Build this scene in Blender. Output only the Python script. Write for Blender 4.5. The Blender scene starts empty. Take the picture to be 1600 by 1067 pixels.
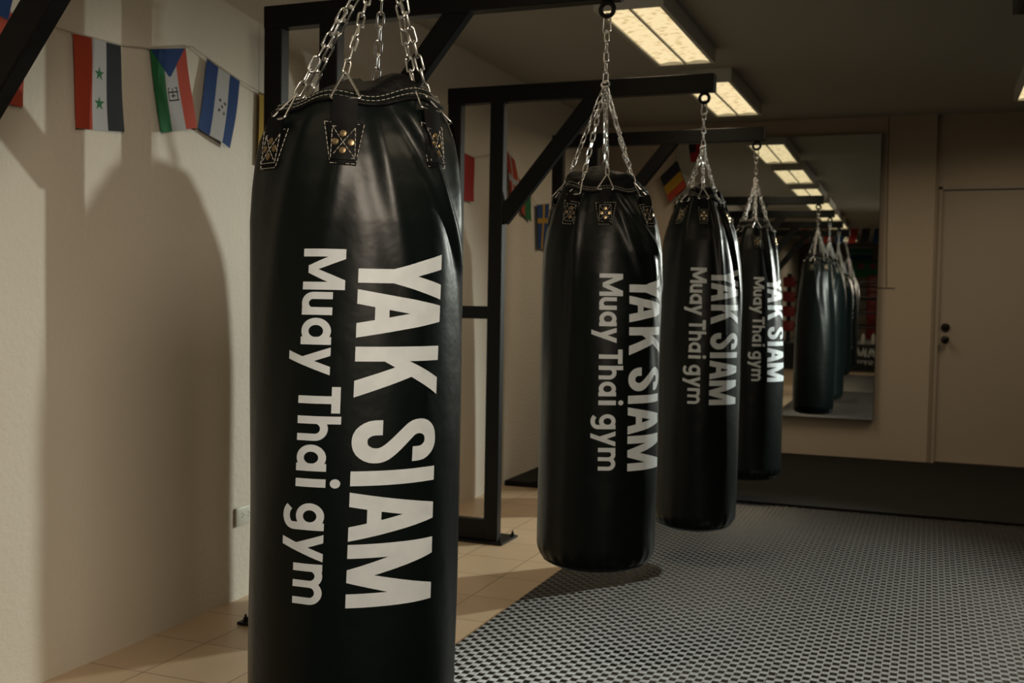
import bpy, bmesh, math, random
import numpy as np
from mathutils import Vector, Matrix

random.seed(7)
rng = np.random.default_rng(7)
SC = bpy.context.scene
COL = SC.collection
PI = math.pi

# ------------------------------------------------------------------ camera
F_PX, PITCH, ROLL, YAW, CAM_H = 1677.6, 0.0413, 0.0175, 0.371, 1.2141


def camera():
    c, s = math.cos(YAW), math.sin(YAW)
    cp, sp = math.cos(PITCH), math.sin(PITCH)
    cr, sr = math.cos(ROLL), math.sin(ROLL)
    R = Vector((c, s, 0))
    U = Vector((-s * sp, c * sp, cp))
    Fw = Vector((-s * cp, c * cp, -sp))
    right = R * cr + U * sr
    up = -R * sr + U * cr
    m = Matrix((right, up, -Fw)).transposed().to_4x4()
    m.translation = (0, 0, CAM_H)
    cd = bpy.data.cameras.new('camera')
    cd.sensor_width = 36.0
    cd.lens = F_PX / 1600 * 36.0
    cd.clip_start = 0.02
    cd.dof.use_dof = True
    cd.dof.focus_distance = 2.1
    cd.dof.aperture_fstop = 8.0
    o = bpy.data.objects.new('camera', cd)
    o.matrix_world = m
    COL.objects.link(o)
    SC.camera = o


camera()

# ------------------------------------------------------------------ world, exposure, main light
SC.view_settings.view_transform = 'Standard'
SC.view_settings.look = 'None'
SC.view_settings.exposure = 0.0
SC.view_settings.gamma = 1.0
SC.view_settings.use_curve_mapping = False

KEY_AZ = 49.5
BEAM_FLAP = 0.42
KEY_POS = (1.47, 7.84, 1.86)
KEY_POWER = 770.0        # the spotlight at the back of the gym
FILL_POWER = 9.0         # added warm fill light, unseen, right of the photographer
PANEL_GLOW = 1.0

w = bpy.data.worlds.new('world')
w.use_nodes = True
w.node_tree.nodes['Background'].inputs[0].default_value = (1, 0.8, 0.6, 1)
w.node_tree.nodes['Background'].inputs[1].default_value = 0.012
SC.world = w


def key_light():
    l = bpy.data.lights.new('gym_spotlight', 'SPOT')
    l.energy = KEY_POWER
    l.color = (0.95, 1.0, 0.89)
    l.shadow_soft_size = 0.032
    l.spot_size = math.radians(60)
    l.spot_blend = 1.0
    o = bpy.data.objects.new('gym_spotlight', l)
    p = Vector(KEY_POS)
    az, dn = math.radians(KEY_AZ), math.radians(19)
    t = p + Vector((-math.cos(az) * math.cos(dn), -math.sin(az) * math.cos(dn), -math.sin(dn)))
    o.location = p
    o.rotation_euler = (t - p).to_track_quat('-Z', 'Y').to_euler()
    COL.objects.link(o)


def fill_light():  # bare fill added to lift the left wall and nearest bag
    l = bpy.data.lights.new('soft_fill', 'AREA')
    l.shape = 'RECTANGLE'
    l.size, l.size_y = 0.6, 0.6
    l.energy = FILL_POWER
    l.color = (1.0, 0.84, 0.66)
    l.spread = math.radians(75)
    o = bpy.data.objects.new('soft_fill', l)
    p = Vector((0.95, -0.35, 2.10))
    t = Vector((-1.9, 2.4, 0.95))
    o.location = p
    o.rotation_euler = (t - p).to_track_quat('-Z', 'Y').to_euler()
    COL.objects.link(o)


key_light()
fill_light()

# ------------------------------------------------------------------ materials
MATS = {}


def mat(name, col, rough=0.5, metal=0.0, spec=0.5, bump=None, var=None, emit=None):
    if name in MATS:
        return MATS[name]
    m = bpy.data.materials.new(name)
    m.use_nodes = True
    nt = m.node_tree
    b = nt.nodes['Principled BSDF']
    b.inputs['Base Color'].default_value = (*col, 1)
    b.inputs['Roughness'].default_value = rough
    b.inputs['Metallic'].default_value = metal
    b.inputs['Specular IOR Level'].default_value = spec
    if emit:
        b.inputs['Emission Color'].default_value = (*emit[0], 1)
        b.inputs['Emission Strength'].default_value = emit[1]
    tc = None
    if bump or var:
        tc = nt.nodes.new('ShaderNodeTexCoord')
    if bump:
        scale, dist, detail = bump
        n = nt.nodes.new('ShaderNodeTexNoise')
        n.inputs['Scale'].default_value = scale
        n.inputs['Detail'].default_value = detail
        bp = nt.nodes.new('ShaderNodeBump')
        bp.inputs['Distance'].default_value = dist
        bp.inputs['Strength'].default_value = 1.0
        nt.links.new(tc.outputs['Object'], n.inputs['Vector'])
        nt.links.new(n.outputs['Fac'], bp.inputs['Height'])
        nt.links.new(bp.outputs['Normal'], b.inputs['Normal'])
    if var:
        scale, col2 = var
        n = nt.nodes.new('ShaderNodeTexNoise')
        n.inputs['Scale'].default_value = scale
        n.inputs['Detail'].default_value = 6
        mx = nt.nodes.new('ShaderNodeMix')
        mx.data_type = 'RGBA'
        r = nt.nodes.new('ShaderNodeMapRange')
        r.inputs[1].default_value = 0.38
        r.inputs[2].default_value = 0.62
        nt.links.new(tc.outputs['Object'], n.inputs['Vector'])
        nt.links.new(n.outputs['Fac'], r.inputs[0])
        nt.links.new(r.outputs[0], mx.inputs[0])
        mx.inputs[6].default_value = (*col, 1)
        mx.inputs[7].default_value = (*col2, 1)
        nt.links.new(mx.outputs[2], b.inputs['Base Color'])
    MATS[name] = m
    return m


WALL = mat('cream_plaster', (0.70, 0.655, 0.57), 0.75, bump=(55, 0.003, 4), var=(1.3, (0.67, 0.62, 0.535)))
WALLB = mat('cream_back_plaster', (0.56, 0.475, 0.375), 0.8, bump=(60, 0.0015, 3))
WALLD = mat('dark_gym_wall', (0.22, 0.19, 0.16), 0.8)
DOORM = mat('cream_door_paint', (0.48, 0.415, 0.34), 0.55)
CEIL = mat('grey_ceiling_paint', (0.44, 0.43, 0.38), 0.9)
STEEL = mat('black_powder_coat', (0.004, 0.0045, 0.0048), 0.45, spec=0.25, bump=(220, 0.0006, 2))
VINYL = mat('black_vinyl', (0.0026, 0.0056, 0.0056), 0.36, spec=0.30, bump=(16, 0.0016, 3))
VINYL2 = mat('black_cover_cloth', (0.0028, 0.0032, 0.0035), 0.55, spec=0.15, bump=(60, 0.003, 3))
STRAPM = mat('black_webbing', (0.004, 0.0045, 0.005), 0.6, spec=0.14, bump=(420, 0.0004, 2))
THREAD = mat('white_thread', (0.55, 0.53, 0.47), 0.7)
PRINT = mat('white_print', (0.70, 0.77, 0.82), 0.45, var=(30, (0.64, 0.71, 0.76)))
CHROME = mat('chrome_steel', (0.80, 0.81, 0.82), 0.22, metal=1.0)
BRASS = mat('aged_brass', (0.34, 0.26, 0.15), 0.35, metal=1.0)
FOAM = mat('charcoal_foam', (0.010, 0.0105, 0.010), 0.33, spec=1.0)
FOAMP = mat('plain_dark_foam', (0.010, 0.0098, 0.009), 0.8, spec=0.2, bump=(200, 0.001, 2))
LAMPBOX = mat('white_lamp_enamel', (0.62, 0.62, 0.58), 0.5)
PLASTIC = mat('ivory_plastic', (0.62, 0.62, 0.55), 0.4)
DARK = mat('dark_hole', (0.01, 0.01, 0.01), 0.8)
GREY = mat('grey_edge', (0.10, 0.10, 0.10), 0.5)
KNOB = mat('dark_bronze', (0.05, 0.045, 0.04), 0.3, metal=0.9)
STRING = mat('white_string', (0.45, 0.42, 0.36), 0.8)
MIRROR = mat('mirror_silver', (0.80, 0.83, 0.81), 0.015, metal=1.0)
RED = mat('red_vinyl', (0.28, 0.015, 0.02), 0.4)
RINGBLK = mat('black_apron_cloth', (0.012, 0.012, 0.013), 0.7)
CANVAS = mat('ring_canvas', (0.10, 0.10, 0.11), 0.8)


def tile_material():
    m = bpy.data.materials.new('beige_floor_tile')
    m.use_nodes = True
    nt = m.node_tree
    N, L = nt.nodes, nt.links
    b = N['Principled BSDF']
    tc = N.new('ShaderNodeTexCoord')
    sep = N.new('ShaderNodeSeparateXYZ')
    L.new(tc.outputs['Object'], sep.inputs[0])

    def math_(op, a, bb=None):
        n = N.new('ShaderNodeMath')
        n.operation = op
        for i, v in enumerate((a, bb)):
            if v is None:
                continue
            if isinstance(v, (int, float)):
                n.inputs[i].default_value = v
            else:
                L.new(v, n.inputs[i])
        return n.outputs[0]

    def line(sock, off, per):
        t = math_('DIVIDE', math_('ADD', sock, 30 * per - off), per)
        f = math_('FRACT', t)
        d = math_('ABSOLUTE', math_('SUBTRACT', f, 0.5))
        return math_('GREATER_THAN', d, 0.5 - 0.0035 / per / 2 * 1.2), math_('FLOOR', t)

    gx, ix = line(sep.outputs[0], -2.30, 0.30)
    gy, iy = line(sep.outputs[1], 2.725, 0.3125)
    g = math_('MAXIMUM', gx, gy)
    wn = N.new('ShaderNodeTexWhiteNoise')
    cmb = N.new('ShaderNodeCombineXYZ')
    L.new(ix, cmb.inputs[0])
    L.new(iy, cmb.inputs[1])
    L.new(cmb.outputs[0], wn.inputs['Vector'])
    noi = N.new('ShaderNodeTexNoise')
    noi.inputs['Scale'].default_value = 9
    noi.inputs['Detail'].default_value = 6
    L.new(tc.outputs['Object'], noi.inputs['Vector'])
    fac = math_('ADD', math_('MULTIPLY', wn.outputs['Value'], 0.45), math_('MULTIPLY', noi.outputs['Fac'], 0.6))
    mx = N.new('ShaderNodeMix')
    mx.data_type = 'RGBA'
    mx.inputs[6].default_value = (0.56, 0.42, 0.28, 1)
    mx.inputs[7].default_value = (0.65, 0.50, 0.35, 1)
    L.new(fac, mx.inputs[0])
    mx2 = N.new('ShaderNodeMix')
    mx2.data_type = 'RGBA'
    L.new(g, mx2.inputs[0])
    L.new(mx.outputs[2], mx2.inputs[6])
    mx2.inputs[7].default_value = (0.25, 0.17, 0.11, 1)
    L.new(mx2.outputs[2], b.inputs['Base Color'])
    b.inputs['Roughness'].default_value = 0.38
    bp = N.new('ShaderNodeBump')
    bp.invert = True
    bp.inputs['Distance'].default_value = 0.002
    L.new(g, bp.inputs['Height'])
    L.new(bp.outputs['Normal'], b.inputs['Normal'])
    return m


def glow_material():
    m = bpy.data.materials.new('lit_prismatic_panel')
    m.use_nodes = True
    nt = m.node_tree
    N, L = nt.nodes, nt.links
    N.remove(N['Principled BSDF'])
    e = N.new('ShaderNodeEmission')
    tc = N.new('ShaderNodeTexCoord')
    n = N.new('ShaderNodeTexNoise')
    n.inputs['Scale'].default_value = 26
    n.inputs['Detail'].default_value = 3
    v = N.new('ShaderNodeTexVoronoi')
    v.inputs['Scale'].default_value = 22
    L.new(tc.outputs['Object'], n.inputs['Vector'])
    L.new(tc.outputs['Object'], v.inputs['Vector'])
    mul = N.new('ShaderNodeMath')
    mul.operation = 'ADD'
    L.new(n.outputs['Fac'], mul.inputs[0])
    L.new(v.outputs['Distance'], mul.inputs[1])
    r = N.new('ShaderNodeValToRGB')
    r.color_ramp.elements[0].position = 0.55
    r.color_ramp.elements[0].color = (0.66, 0.46, 0.20, 1)
    r.color_ramp.elements[1].position = 1.0
    r.color_ramp.elements[1].color = (0.98, 0.78, 0.44, 1)
    L.new(mul.outputs[0], r.inputs[0])
    L.new(r.outputs[0], e.inputs['Color'])
    e.inputs['Strength'].default_value = PANEL_GLOW
    L.new(e.outputs[0], N['Material Output'].inputs['Surface'])
    return m


TILE = tile_material()
GLOW = glow_material()


# ------------------------------------------------------------------ mesh helpers
class MB:
    def __init__(s):
        s.v, s.f, s.mi = [], [], []

    def add(s, vs, fs, mi=0):
        o = len(s.v)
        s.v.extend([tuple(p) for p in vs])
        s.f.extend([tuple(i + o for i in f) for f in fs])
        s.mi.extend([mi] * len(fs))

    def box(s, a, b, mi=0, bev=0.0):
        x0, y0, z0 = a
        x1, y1, z1 = b
        if bev <= 0:
            s.add([(x0, y0, z0), (x1, y0, z0), (x1, y1, z0), (x0, y1, z0), (x0, y0, z1), (x1, y0, z1), (x1, y1, z1), (x0, y1, z1)],
                  [(3, 2, 1, 0), (4, 5, 6, 7), (0, 1, 5, 4), (1, 2, 6, 5), (2, 3, 7, 6), (3, 0, 4, 7)], mi)
            return
        bm = bmesh.new()
        bmesh.ops.create_cube(bm, size=1)
        for v in bm.verts:
            v.co = Vector(((v.co.x + .5) * (x1 - x0) + x0, (v.co.y + .5) * (y1 - y0) + y0, (v.co.z + .5) * (z1 - z0) + z0))
        bmesh.ops.bevel(bm, geom=bm.edges[:], offset=bev, segments=2, affect='EDGES', profile=0.5)
        s.bm(bm, mi)

    def bm(s, bm, mi=0):
        bm.verts.index_update()
        s.add([v.co[:] for v in bm.verts], [[v.index for v in f.verts] for f in bm.faces], mi)
        bm.free()

    def bar(s, p, q, wx, wy, side=(0, 1, 0), mi=0, bev=0.0):
        """square tube from p to q; wy is measured along side"""
        p, q = Vector(p), Vector(q)
        t = (q - p).normalized()
        sd = Vector(side)
        sd = (sd - t * sd.dot(t)).normalized()
        n = t.cross(sd)
        vs = []
        b = bev
        hx, hy = wx / 2, wy / 2
        prof = [(hx, hy - b), (hx - b, hy), (-hx + b, hy), (-hx, hy - b), (-hx, -hy + b), (-hx + b, -hy), (hx - b, -hy), (hx, -hy + b)] if b > 0 else \
            [(hx, hy), (-hx, hy), (-hx, -hy), (hx, -hy)]
        k = len(prof)
        for c in (p, q):
            for a, d in prof:
                vs.append(c + n * a + sd * d)
        fs = [(i, (i + 1) % k, k + (i + 1) % k, k + i) for i in range(k)]
        fs += [tuple(range(k))[::-1], tuple(range(k, 2 * k))]
        s.add(vs, fs, mi)

    def tube(s, pts, r, n=8, closed=False, mi=0, up=None):
        pts = [Vector(p) for p in pts]
        m = len(pts)
        T = []
        for i in range(m):
            if closed:
                t = pts[(i + 1) % m] - pts[i - 1]
            else:
                t = pts[min(i + 1, m - 1)] - pts[max(i - 1, 0)]
            T.append(t.normalized())
        u = Vector(up) if up else (Vector((0, 0, 1)) if abs(T[0].z) < .9 else Vector((1, 0, 0)))
        vs = []
        for i in range(m):
            u = (u - T[i] * u.dot(T[i])).normalized()
            w_ = T[i].cross(u)
            rr = r[i] if hasattr(r, '__len__') else r
            for k in range(n):
                a = 2 * PI * k / n
                vs.append(pts[i] + u * (rr * math.cos(a)) + w_ * (rr * math.sin(a)))
        fs = []
        for i in range(m if closed else m - 1):
            j = (i + 1) % m
            for k in range(n):
                fs.append((i * n + k, i * n + (k + 1) % n, j * n + (k + 1) % n, j * n + k))
        if not closed:
            fs += [tuple(range(n))[::-1], tuple(range((m - 1) * n, m * n))]
        s.add(vs, fs, mi)

    def lathe(s, prof, c, axis=(0, 0, 1), n=24, mi=0):
        """prof: list of (radius, height along axis)"""
        ax = Vector(axis).normalized()
        u = Vector((1, 0, 0)) if abs(ax.x) < .9 else Vector((0, 1, 0))
        u = (u - ax * u.dot(ax)).normalized()
        w_ = ax.cross(u)
        c = Vector(c)
        vs, fs = [], []
        for r, h in prof:
            for k in range(n):
                a = 2 * PI * k / n
                vs.append(c + ax * h + (u * math.cos(a) + w_ * math.sin(a)) * max(r, 1e-5))
        for i in range(len(prof) - 1):
            for k in range(n):
                fs.append((i * n + k, i * n + (k + 1) % n, (i + 1) * n + (k + 1) % n, (i + 1) * n + k))
        fs += [tuple(range(n))[::-1], tuple(range((len(prof) - 1) * n, len(prof) * n))]
        s.add(vs, fs, mi)

    def grid(s, fn, nu, nv, mi=0, closed_u=False):
        vs = [fn(i / (nu if closed_u else nu), j / nv) for j in range(nv + 1) for i in range(nu if closed_u else nu + 1)]
        wd = nu if closed_u else nu + 1
        fs = []
        for j in range(nv):
            for i in range(nu):
                i2 = (i + 1) % wd
                fs.append((j * wd + i, j * wd + i2, (j + 1) * wd + i2, (j + 1) * wd + i))
        s.add(vs, fs, mi)

    def build(s, name, mats, parent=None, smooth=False, loc=None):
        me = bpy.data.meshes.new(name)
        me.from_pydata(s.v, [], s.f)
        for m in (mats if isinstance(mats, (list, tuple)) else [mats]):
            me.materials.append(m)
        if any(s.mi):
            me.polygons.foreach_set('material_index', s.mi)
        if smooth:
            me.polygons.foreach_set('use_smooth', [True] * len(s.f))
            if smooth == 'auto':
                me.set_sharp_from_angle(angle=math.radians(38))
        me.update()
        o = bpy.data.objects.new(name, me)
        if parent:
            o.parent = parent
        if loc:
            o.location = loc
        COL.objects.link(o)
        return o


def tag(o, label=None, cat=None, group=None, kind=None):
    if label:
        o['label'] = label
    if cat:
        o['category'] = cat
    if group:
        o['group'] = group
    if kind:
        o['kind'] = kind
    return o


def thing(name, label, cat, loc=(0, 0, 0), group=None):
    o = bpy.data.objects.new(name, None)
    o.empty_display_size = 0.1
    o.location = loc
    COL.objects.link(o)
    return tag(o, label, cat, group)


def struct(name, mb, m, label=None, parent=None, smooth=False):
    o = mb.build(name, m, parent, smooth)
    o['kind'] = 'structure'
    if label:
        o['label'] = label
        o['category'] = name.split('_')[0]
    return o


# ------------------------------------------------------------------ the room
WX = -2.519            # left wall face
ZB = 8.58              # back wall face
CEILZ = 2.62
XR, YF = 5.2, -8.0     # right wall and the wall behind the camera

b = MB(); b.box((WX - .3, YF - .2, -.12), (XR + .2, ZB + .3, 0))
struct('floor', b, TILE, 'beige square floor tiles with dark grout lines')
b = MB(); b.box((WX - .3, YF - .2, CEILZ), (XR + .2, ZB + .3, CEILZ + .12))
struct('ceiling', b, CEIL, 'dim grey flat ceiling')
b = MB()
b.box((WX - .15, YF, 0), (WX, 3.645, CEILZ))
b.box((WX - .16, 3.64, 0), (WX - .03, 3.66, CEILZ))
b.box((WX - .165, 3.657, 0), (WX - .006, ZB, CEILZ))
struct('wall_left', b, WALL, 'cream plaster left wall hung with a flag string')
b = MB()
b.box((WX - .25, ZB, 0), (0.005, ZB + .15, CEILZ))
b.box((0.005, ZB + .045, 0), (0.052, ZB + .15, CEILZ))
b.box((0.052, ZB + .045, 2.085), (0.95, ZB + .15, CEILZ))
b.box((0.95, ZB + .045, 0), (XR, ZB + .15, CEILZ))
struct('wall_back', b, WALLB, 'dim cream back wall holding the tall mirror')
b = MB(); b.box((XR, YF, 0), (XR + .15, ZB + .2, CEILZ))
struct('wall_right', b, WALLD, 'far right wall of the gym outside the picture')
b = MB(); b.box((WX - .2, YF - .15, 0), (XR + .2, YF, CEILZ))
struct('wall_front', b, WALLD, 'gym wall seen only inside the mirror')
# door
b = MB(); b.box((0.057, ZB + .055, 0.036), (0.945, ZB + .095, 2.058), bev=.004)
door = struct('door_1', b, DOORM, 'flush cream door with round knob and deadbolt')
b = MB()
b.lathe([(0.030, 0), (0.030, .006), (0.012, .010), (0.012, .035), (0.024, .042), (0.029, .055), (0.026, .068), (0.012, .074)], (0.107, ZB + .055, 0.955), (0, -1, 0), 20)
b.build('knob', KNOB, door, 'auto')
b = MB()
b.lathe([(0.031, 0), (0.031, .010), (0.026, .018), (0.014, .020)], (0.107, ZB + .055, 1.045), (0, -1, 0), 20)
b.build('deadbolt', KNOB, door, 'auto')
b = MB()
b.box((0.03, ZB + .035, 0), (0.058, ZB + .06, 2.09), bev=.003)
b.box((0.03, ZB + .035, 2.066), (0.97, ZB + .06, 2.094), bev=.003)
struct('trim_1', b, DOORM, 'thin cream frame around the flush door')

# plain dark mat laid along the back wall
b = MB(); b.box((WX - .004, 6.40, 0.001), (4.9, ZB - .004, 0.034), bev=.004)
tag(b.build('training_mat', FOAMP), 'plain dark training mat filling the floor below the mirror', 'mat')

# ------------------------------------------------------------------ checkered foam tiles
CELL, NC = 1.035 / 40, 40
TEETH = [j for j in range(NC) if (j // 2) % 2 == 1]


def mat_mesh(name, straight_left=False, ridges=True, clip=None):
    S = {(i, j) for i in range(NC) for j in range(NC)}
    for j in TEETH:
        S.add((NC, j)); S.add((j, NC)); S.discard((j, 0))
        if not straight_left:
            S.discard((0, j))
    if clip:
        S = {(i, j) for i, j in S if j < clip}
    vid, vs, fs = {}, [], []
    L = CELL * NC
    sc = lambda x: (x - L / 2) * 0.9982 + L / 2

    def V(i, j, z):
        k = (i, j, z)
        if k not in vid:
            vid[k] = len(vs)
            vs.append((sc(i * CELL), sc(j * CELL), z))
        return vid[k]
    h = 0.0182
    for (i, j) in S:
        fs.append((V(i, j, h), V(i + 1, j, h), V(i + 1, j + 1, h), V(i, j + 1, h)))
        for (di, dj, a, c) in ((-1, 0, (i, j + 1), (i, j)), (1, 0, (i + 1, j), (i + 1, j + 1)), (0, -1, (i, j), (i + 1, j)), (0, 1, (i + 1, j + 1), (i, j + 1))):
            if (i + di, j + dj) not in S:
                fs.append((V(*a, .001), V(*c, .001), V(*c, h), V(*a, h)))
    if ridges:
        nr, hh = 6, 0.0014
        m = CELL * 0.02
        eb = CELL * 0.07
        prof = [(0, 0), (.10, .58), (.28, .90), (.5, 1), (.72, .90), (.90, .58), (1, 0)]
        np_ = len(prof)
        for (i, j) in S:
            x0, x1 = sc(i * CELL) + m, sc((i + 1) * CELL) - m
            y0, y1 = sc(j * CELL) + m, sc((j + 1) * CELL) - m
            for k in range(nr):
                o = len(vs)
                if (i + j) % 2 == 0:      # ridges run along y
                    a, c = x0 + (x1 - x0) * k / nr, x0 + (x1 - x0) * (k + 1) / nr
                    for yy in (y0, y1):
                        vs += [(a + (c - a) * t, yy, h + hh * z) for t, z in prof]
                    fs += [(o + q, o + np_ + q, o + np_ + q + 1, o + q + 1)[::-1] for q in range(np_ - 1)]
                    fs += [tuple(range(o, o + np_)), tuple(range(o + np_, o + 2 * np_))[::-1]]
                else:
                    a, c = y0 + (y1 - y0) * k / nr, y0 + (y1 - y0) * (k + 1) / nr
                    for xx in (x0 + eb, x1 - eb):
                        vs += [(xx, a, h - .0005), (xx, (a + c) / 2, h + .0017), (xx, c, h - .0005)]
                    fs += [(o, o + 3, o + 4, o + 1), (o + 1, o + 4, o + 5, o + 2), (o + 2, o + 1, o), (o + 3, o + 4, o + 5)]
            if (i + j) % 2:
                for a, c in ((x0, x0 + eb), (x1 - eb, x1)):      # ribs closing the cell at its sides
                    o = len(vs)
                    for yy in (y0, y1):
                        vs += [(a + (c - a) * t, yy, h + hh * z) for t, z in prof]
                    fs += [(o + q, o + np_ + q, o + np_ + q + 1, o + q + 1)[::-1] for q in range(np_ - 1)]
                    fs += [tuple(range(o, o + np_)), tuple(range(o + np_, o + 2 * np_))[::-1]]
    me = bpy.data.meshes.new(name)
    me.from_pydata(vs, [], fs)
    me.materials.append(FOAM)
    me.polygons.foreach_set('use_smooth', [True] * len(fs))
    me.set_sharp_from_angle(angle=math.radians(50))
    me.update()
    return me


M_FULL, M_FULL_L = mat_mesh('foam_tile'), mat_mesh('foam_tile_straight', True)
M_CUT_L = mat_mesh('foam_tile_cut', True, True, 32)
M_FAR, M_FAR_L = mat_mesh('foam_tile_far', ridges=False), mat_mesh('foam_tile_far_straight', True, False)
ORD = ['first', 'second', 'third', 'fourth', 'fifth', 'sixth', 'seventh', 'eighth', 'ninth', 'tenth', 'eleventh']
MX0 = -1.485
for c in range(5):
    x = MX0 + 1.035 * c
    for r in range(10 if c else 9):
        y = 5.36 - 1.035 * r + (0 if c else 8 * CELL)
        near = (y > 1.4 and c < 3) or (y > 2.0 and c < 4)
        me = (M_FULL_L if c == 0 else M_FULL) if near else (M_FAR_L if c == 0 else M_FAR)
        if c == 0 and r == 0:
            me = M_CUT_L
        o = bpy.data.objects.new('foam_floor_tile', me)
        o.location = (x, y, 0)
        COL.objects.link(o)
        tag(o, f'checkered foam tile, {ORD[r]} row from plain dark mat, {ORD[c]} column from beige floor', 'floor mat', 'interlocking checkered foam floor tiles')

# ------------------------------------------------------------------ frames that carry the bags
BAGY = [1.72, 3.289, 4.859, 6.429]
FRONTY = [1.762, 3.289, 4.859, 6.429]
BAGX = -0.985
FR_LABEL = ['black steel bag frame cut by the top left corner of photo',
            'black steel bag frame directly behind the nearest bag',
            'black steel bag frame between the second and third bags',
            'black steel bag frame farthest back, closest to the mirror']


def make_frame(i):
    y = FRONTY[i]
    t = thing('bag_frame', FR_LABEL[i], 'frame', (-2.1, y + .03, 0), 'steel frames carrying the bags')
    L = lambda x, yy, z: (x + 2.1, yy - .03, z)
    d = .052
    bv = .004
    zb = .034 if i == 3 else 0.0      # the last frame stands on the dark mat

    def bx(name, a, c):
        m = MB(); m.box(L(*a), L(*c), bev=bv)
        return m.build(name, STEEL, t)
    bx('post', (-2.252, 0, zb + .011), (-2.179, d, 2.158))
    bx('post', (-2.025, 0, zb + .011), (-1.952, d, 2.158))
    beam = bx('beam', (-2.254, -.001, 2.156), (-0.942, d + .001, 2.237))
    m = MB(); m.box(L(-.942, .001, 2.158), L(-.936, d - .001, 2.235), bev=.002); m.build('end_cap', GREY, beam)
    bx('rung', (-2.180, .004, 1.105), (-2.024, d - .004, 1.167))
    bx('base_rail', (-2.180, .002, zb + .012), (-2.024, d - .002, zb + .112))
    m = MB(); m.bar(L(-1.965, d / 2, 1.592), L(-1.468, d / 2, 2.20), .078, .046, (0, 1, 0), bev=.004)
    m.build('brace', STEEL, t)
    m = MB(); m.box(L(-2.325, -.035, zb + .0005), L(-1.912, .185, zb + .012), bev=.002)
    pl = m.build('base_plate', STEEL, t)
    for bxx, byy in ((-1.932, -.012), (-1.932, .162), (-2.303, -.012), (-2.303, .162)):
        m = MB()
        m.lathe([(.013, .006), (.013, .015), (.0085, .015), (.0085, .026), (.004, .026), (.004, .037)], L(bxx, byy, zb), n=10)
        m.build('bolt', STEEL, pl)
    m = MB()
    cx, cz = BAGX, 2.130
    m.tube([L(cx + .0215 * math.cos(a), d / 2, cz + .0215 * math.sin(a)) for a in np.linspace(0, 2 * PI, 28, endpoint=False)], .0075, 8, True)
    m.lathe([(.012, 0), (.012, .006)], L(cx, d / 2, 2.152), n=12)
    m.build('eye_ring', STEEL, t, True)
    return t


for i in range(4):
    make_frame(i)

# ------------------------------------------------------------------ punching bags
PROFS = [[(0, .141), (.02, .151), (.045, .163), (.075, .173), (.11, .180), (.16, .186), (.22, .190), (3, .190)],
         [(0, .126), (.04, .146), (.085, .163), (.15, .178), (.21, .187), (.28, .190), (3, .190)],
         [(0, .092), (.045, .110), (.09, .131), (.15, .154), (.20, .166), (.30, .179), (.42, .188), (.5, .190), (3, .190)],
         [(0, .098), (.06, .118), (.14, .138), (.24, .152), (.40, .168), (.60, .181), (.9, .190), (3, .190)]]


def lerp_tab(tab, x):
    for (a, fa), (c, fc) in zip(tab, tab[1:]):
        if x <= c:
            t = (x - a) / (c - a)
            return fa + (fc - fa) * t
    return tab[-1][1]


class Bag:
    pass


BAGS = []
# creases: (angle at the top seen from the camera, drift per metre, width deg, height, start, length)
spec = [
    dict(top=1.560, bot=0.36, straps=[-56, -8, 47, 108, 168, 236], text_top=1.289, a0=1.0, tw=-5.0,
         cr=[(29, 170, 4, .017, .035, .20), (-30, -60, 6, .006, .03, .22), (10, 60, 5, .008, .03, .25), (70, 20, 7, .007, .04, .3), (-72, -10, 7, .006, .04, .3), (-4, -60, 5, .004, .14, .2)],
         tilt=(.018, 90)),
    dict(top=1.570, bot=0.358, straps=[-36, 3, 58, 118, 180, 262], text_top=1.291, a0=27.0, tw=2.0,
         cr=[(-24, -10, 4.5, .016, .03, .26), (24, 230, 4.5, .017, .03, .15), (12, 120, 4.5, .011, .04, .24), (66, -20, 7, .010, .05, .30), (-62, -20, 7, .008, .03, .4), (44, 60, 5, .006, .05, .3)],
         tilt=(.010, -140)),
    dict(top=1.682, bot=0.176, straps=[-42, 5, 62, 122, 182, 254], text_top=1.358, a0=16.0, tw=0.0,
         cr=[(26, 18, 4.5, .016, .03, .34), (52, 45, 5, .014, .05, .34), (-22, -25, 6, .008, .03, .3), (70, 0, 6, .008, .04, .35)],
         tilt=(.012, -60)),
    dict(top=1.655, bot=0.166, straps=[-46, 8, 66, 126, 186, 254], text_top=1.3546, a0=30.0, tw=0.0,
         cr=[(38, 20, 6, .010, .03, .3), (-24, -25, 6, .008, .03, .3), (62, 10, 6, .009, .04, .35)],
         tilt=(.006, 0)),
]
for i, sp in enumerate(spec):
    B = Bag()
    B.__dict__.update(sp)
    B.prof = PROFS[i]
    B.dome = [1.0, 2.0, 1.6, 1.4][i]
    B.x, B.y = BAGX, BAGY[i] + .02
    B.base = math.atan2(-B.y, -B.x)
    cr = [(B.base + math.radians(a), math.radians(k), math.radians(wd), amp, s0, ln) for a, k, wd, amp, s0, ln in sp['cr']]
    for q in range(7):      # creases on the far side, seen in the mirror
        cr.append((B.base + math.radians(105 + q * 25 + random.uniform(-6, 6)), math.radians(random.uniform(-60, 60)), math.radians(6), random.uniform(.005, .011), .03, random.uniform(.2, .35)))
    B.creases = cr
    B.ph = [random.uniform(0, 2 * PI) for _ in range(6)]
    BAGS.append(B)


def wrap(a):
    return (a + PI) % (2 * PI) - PI


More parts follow.
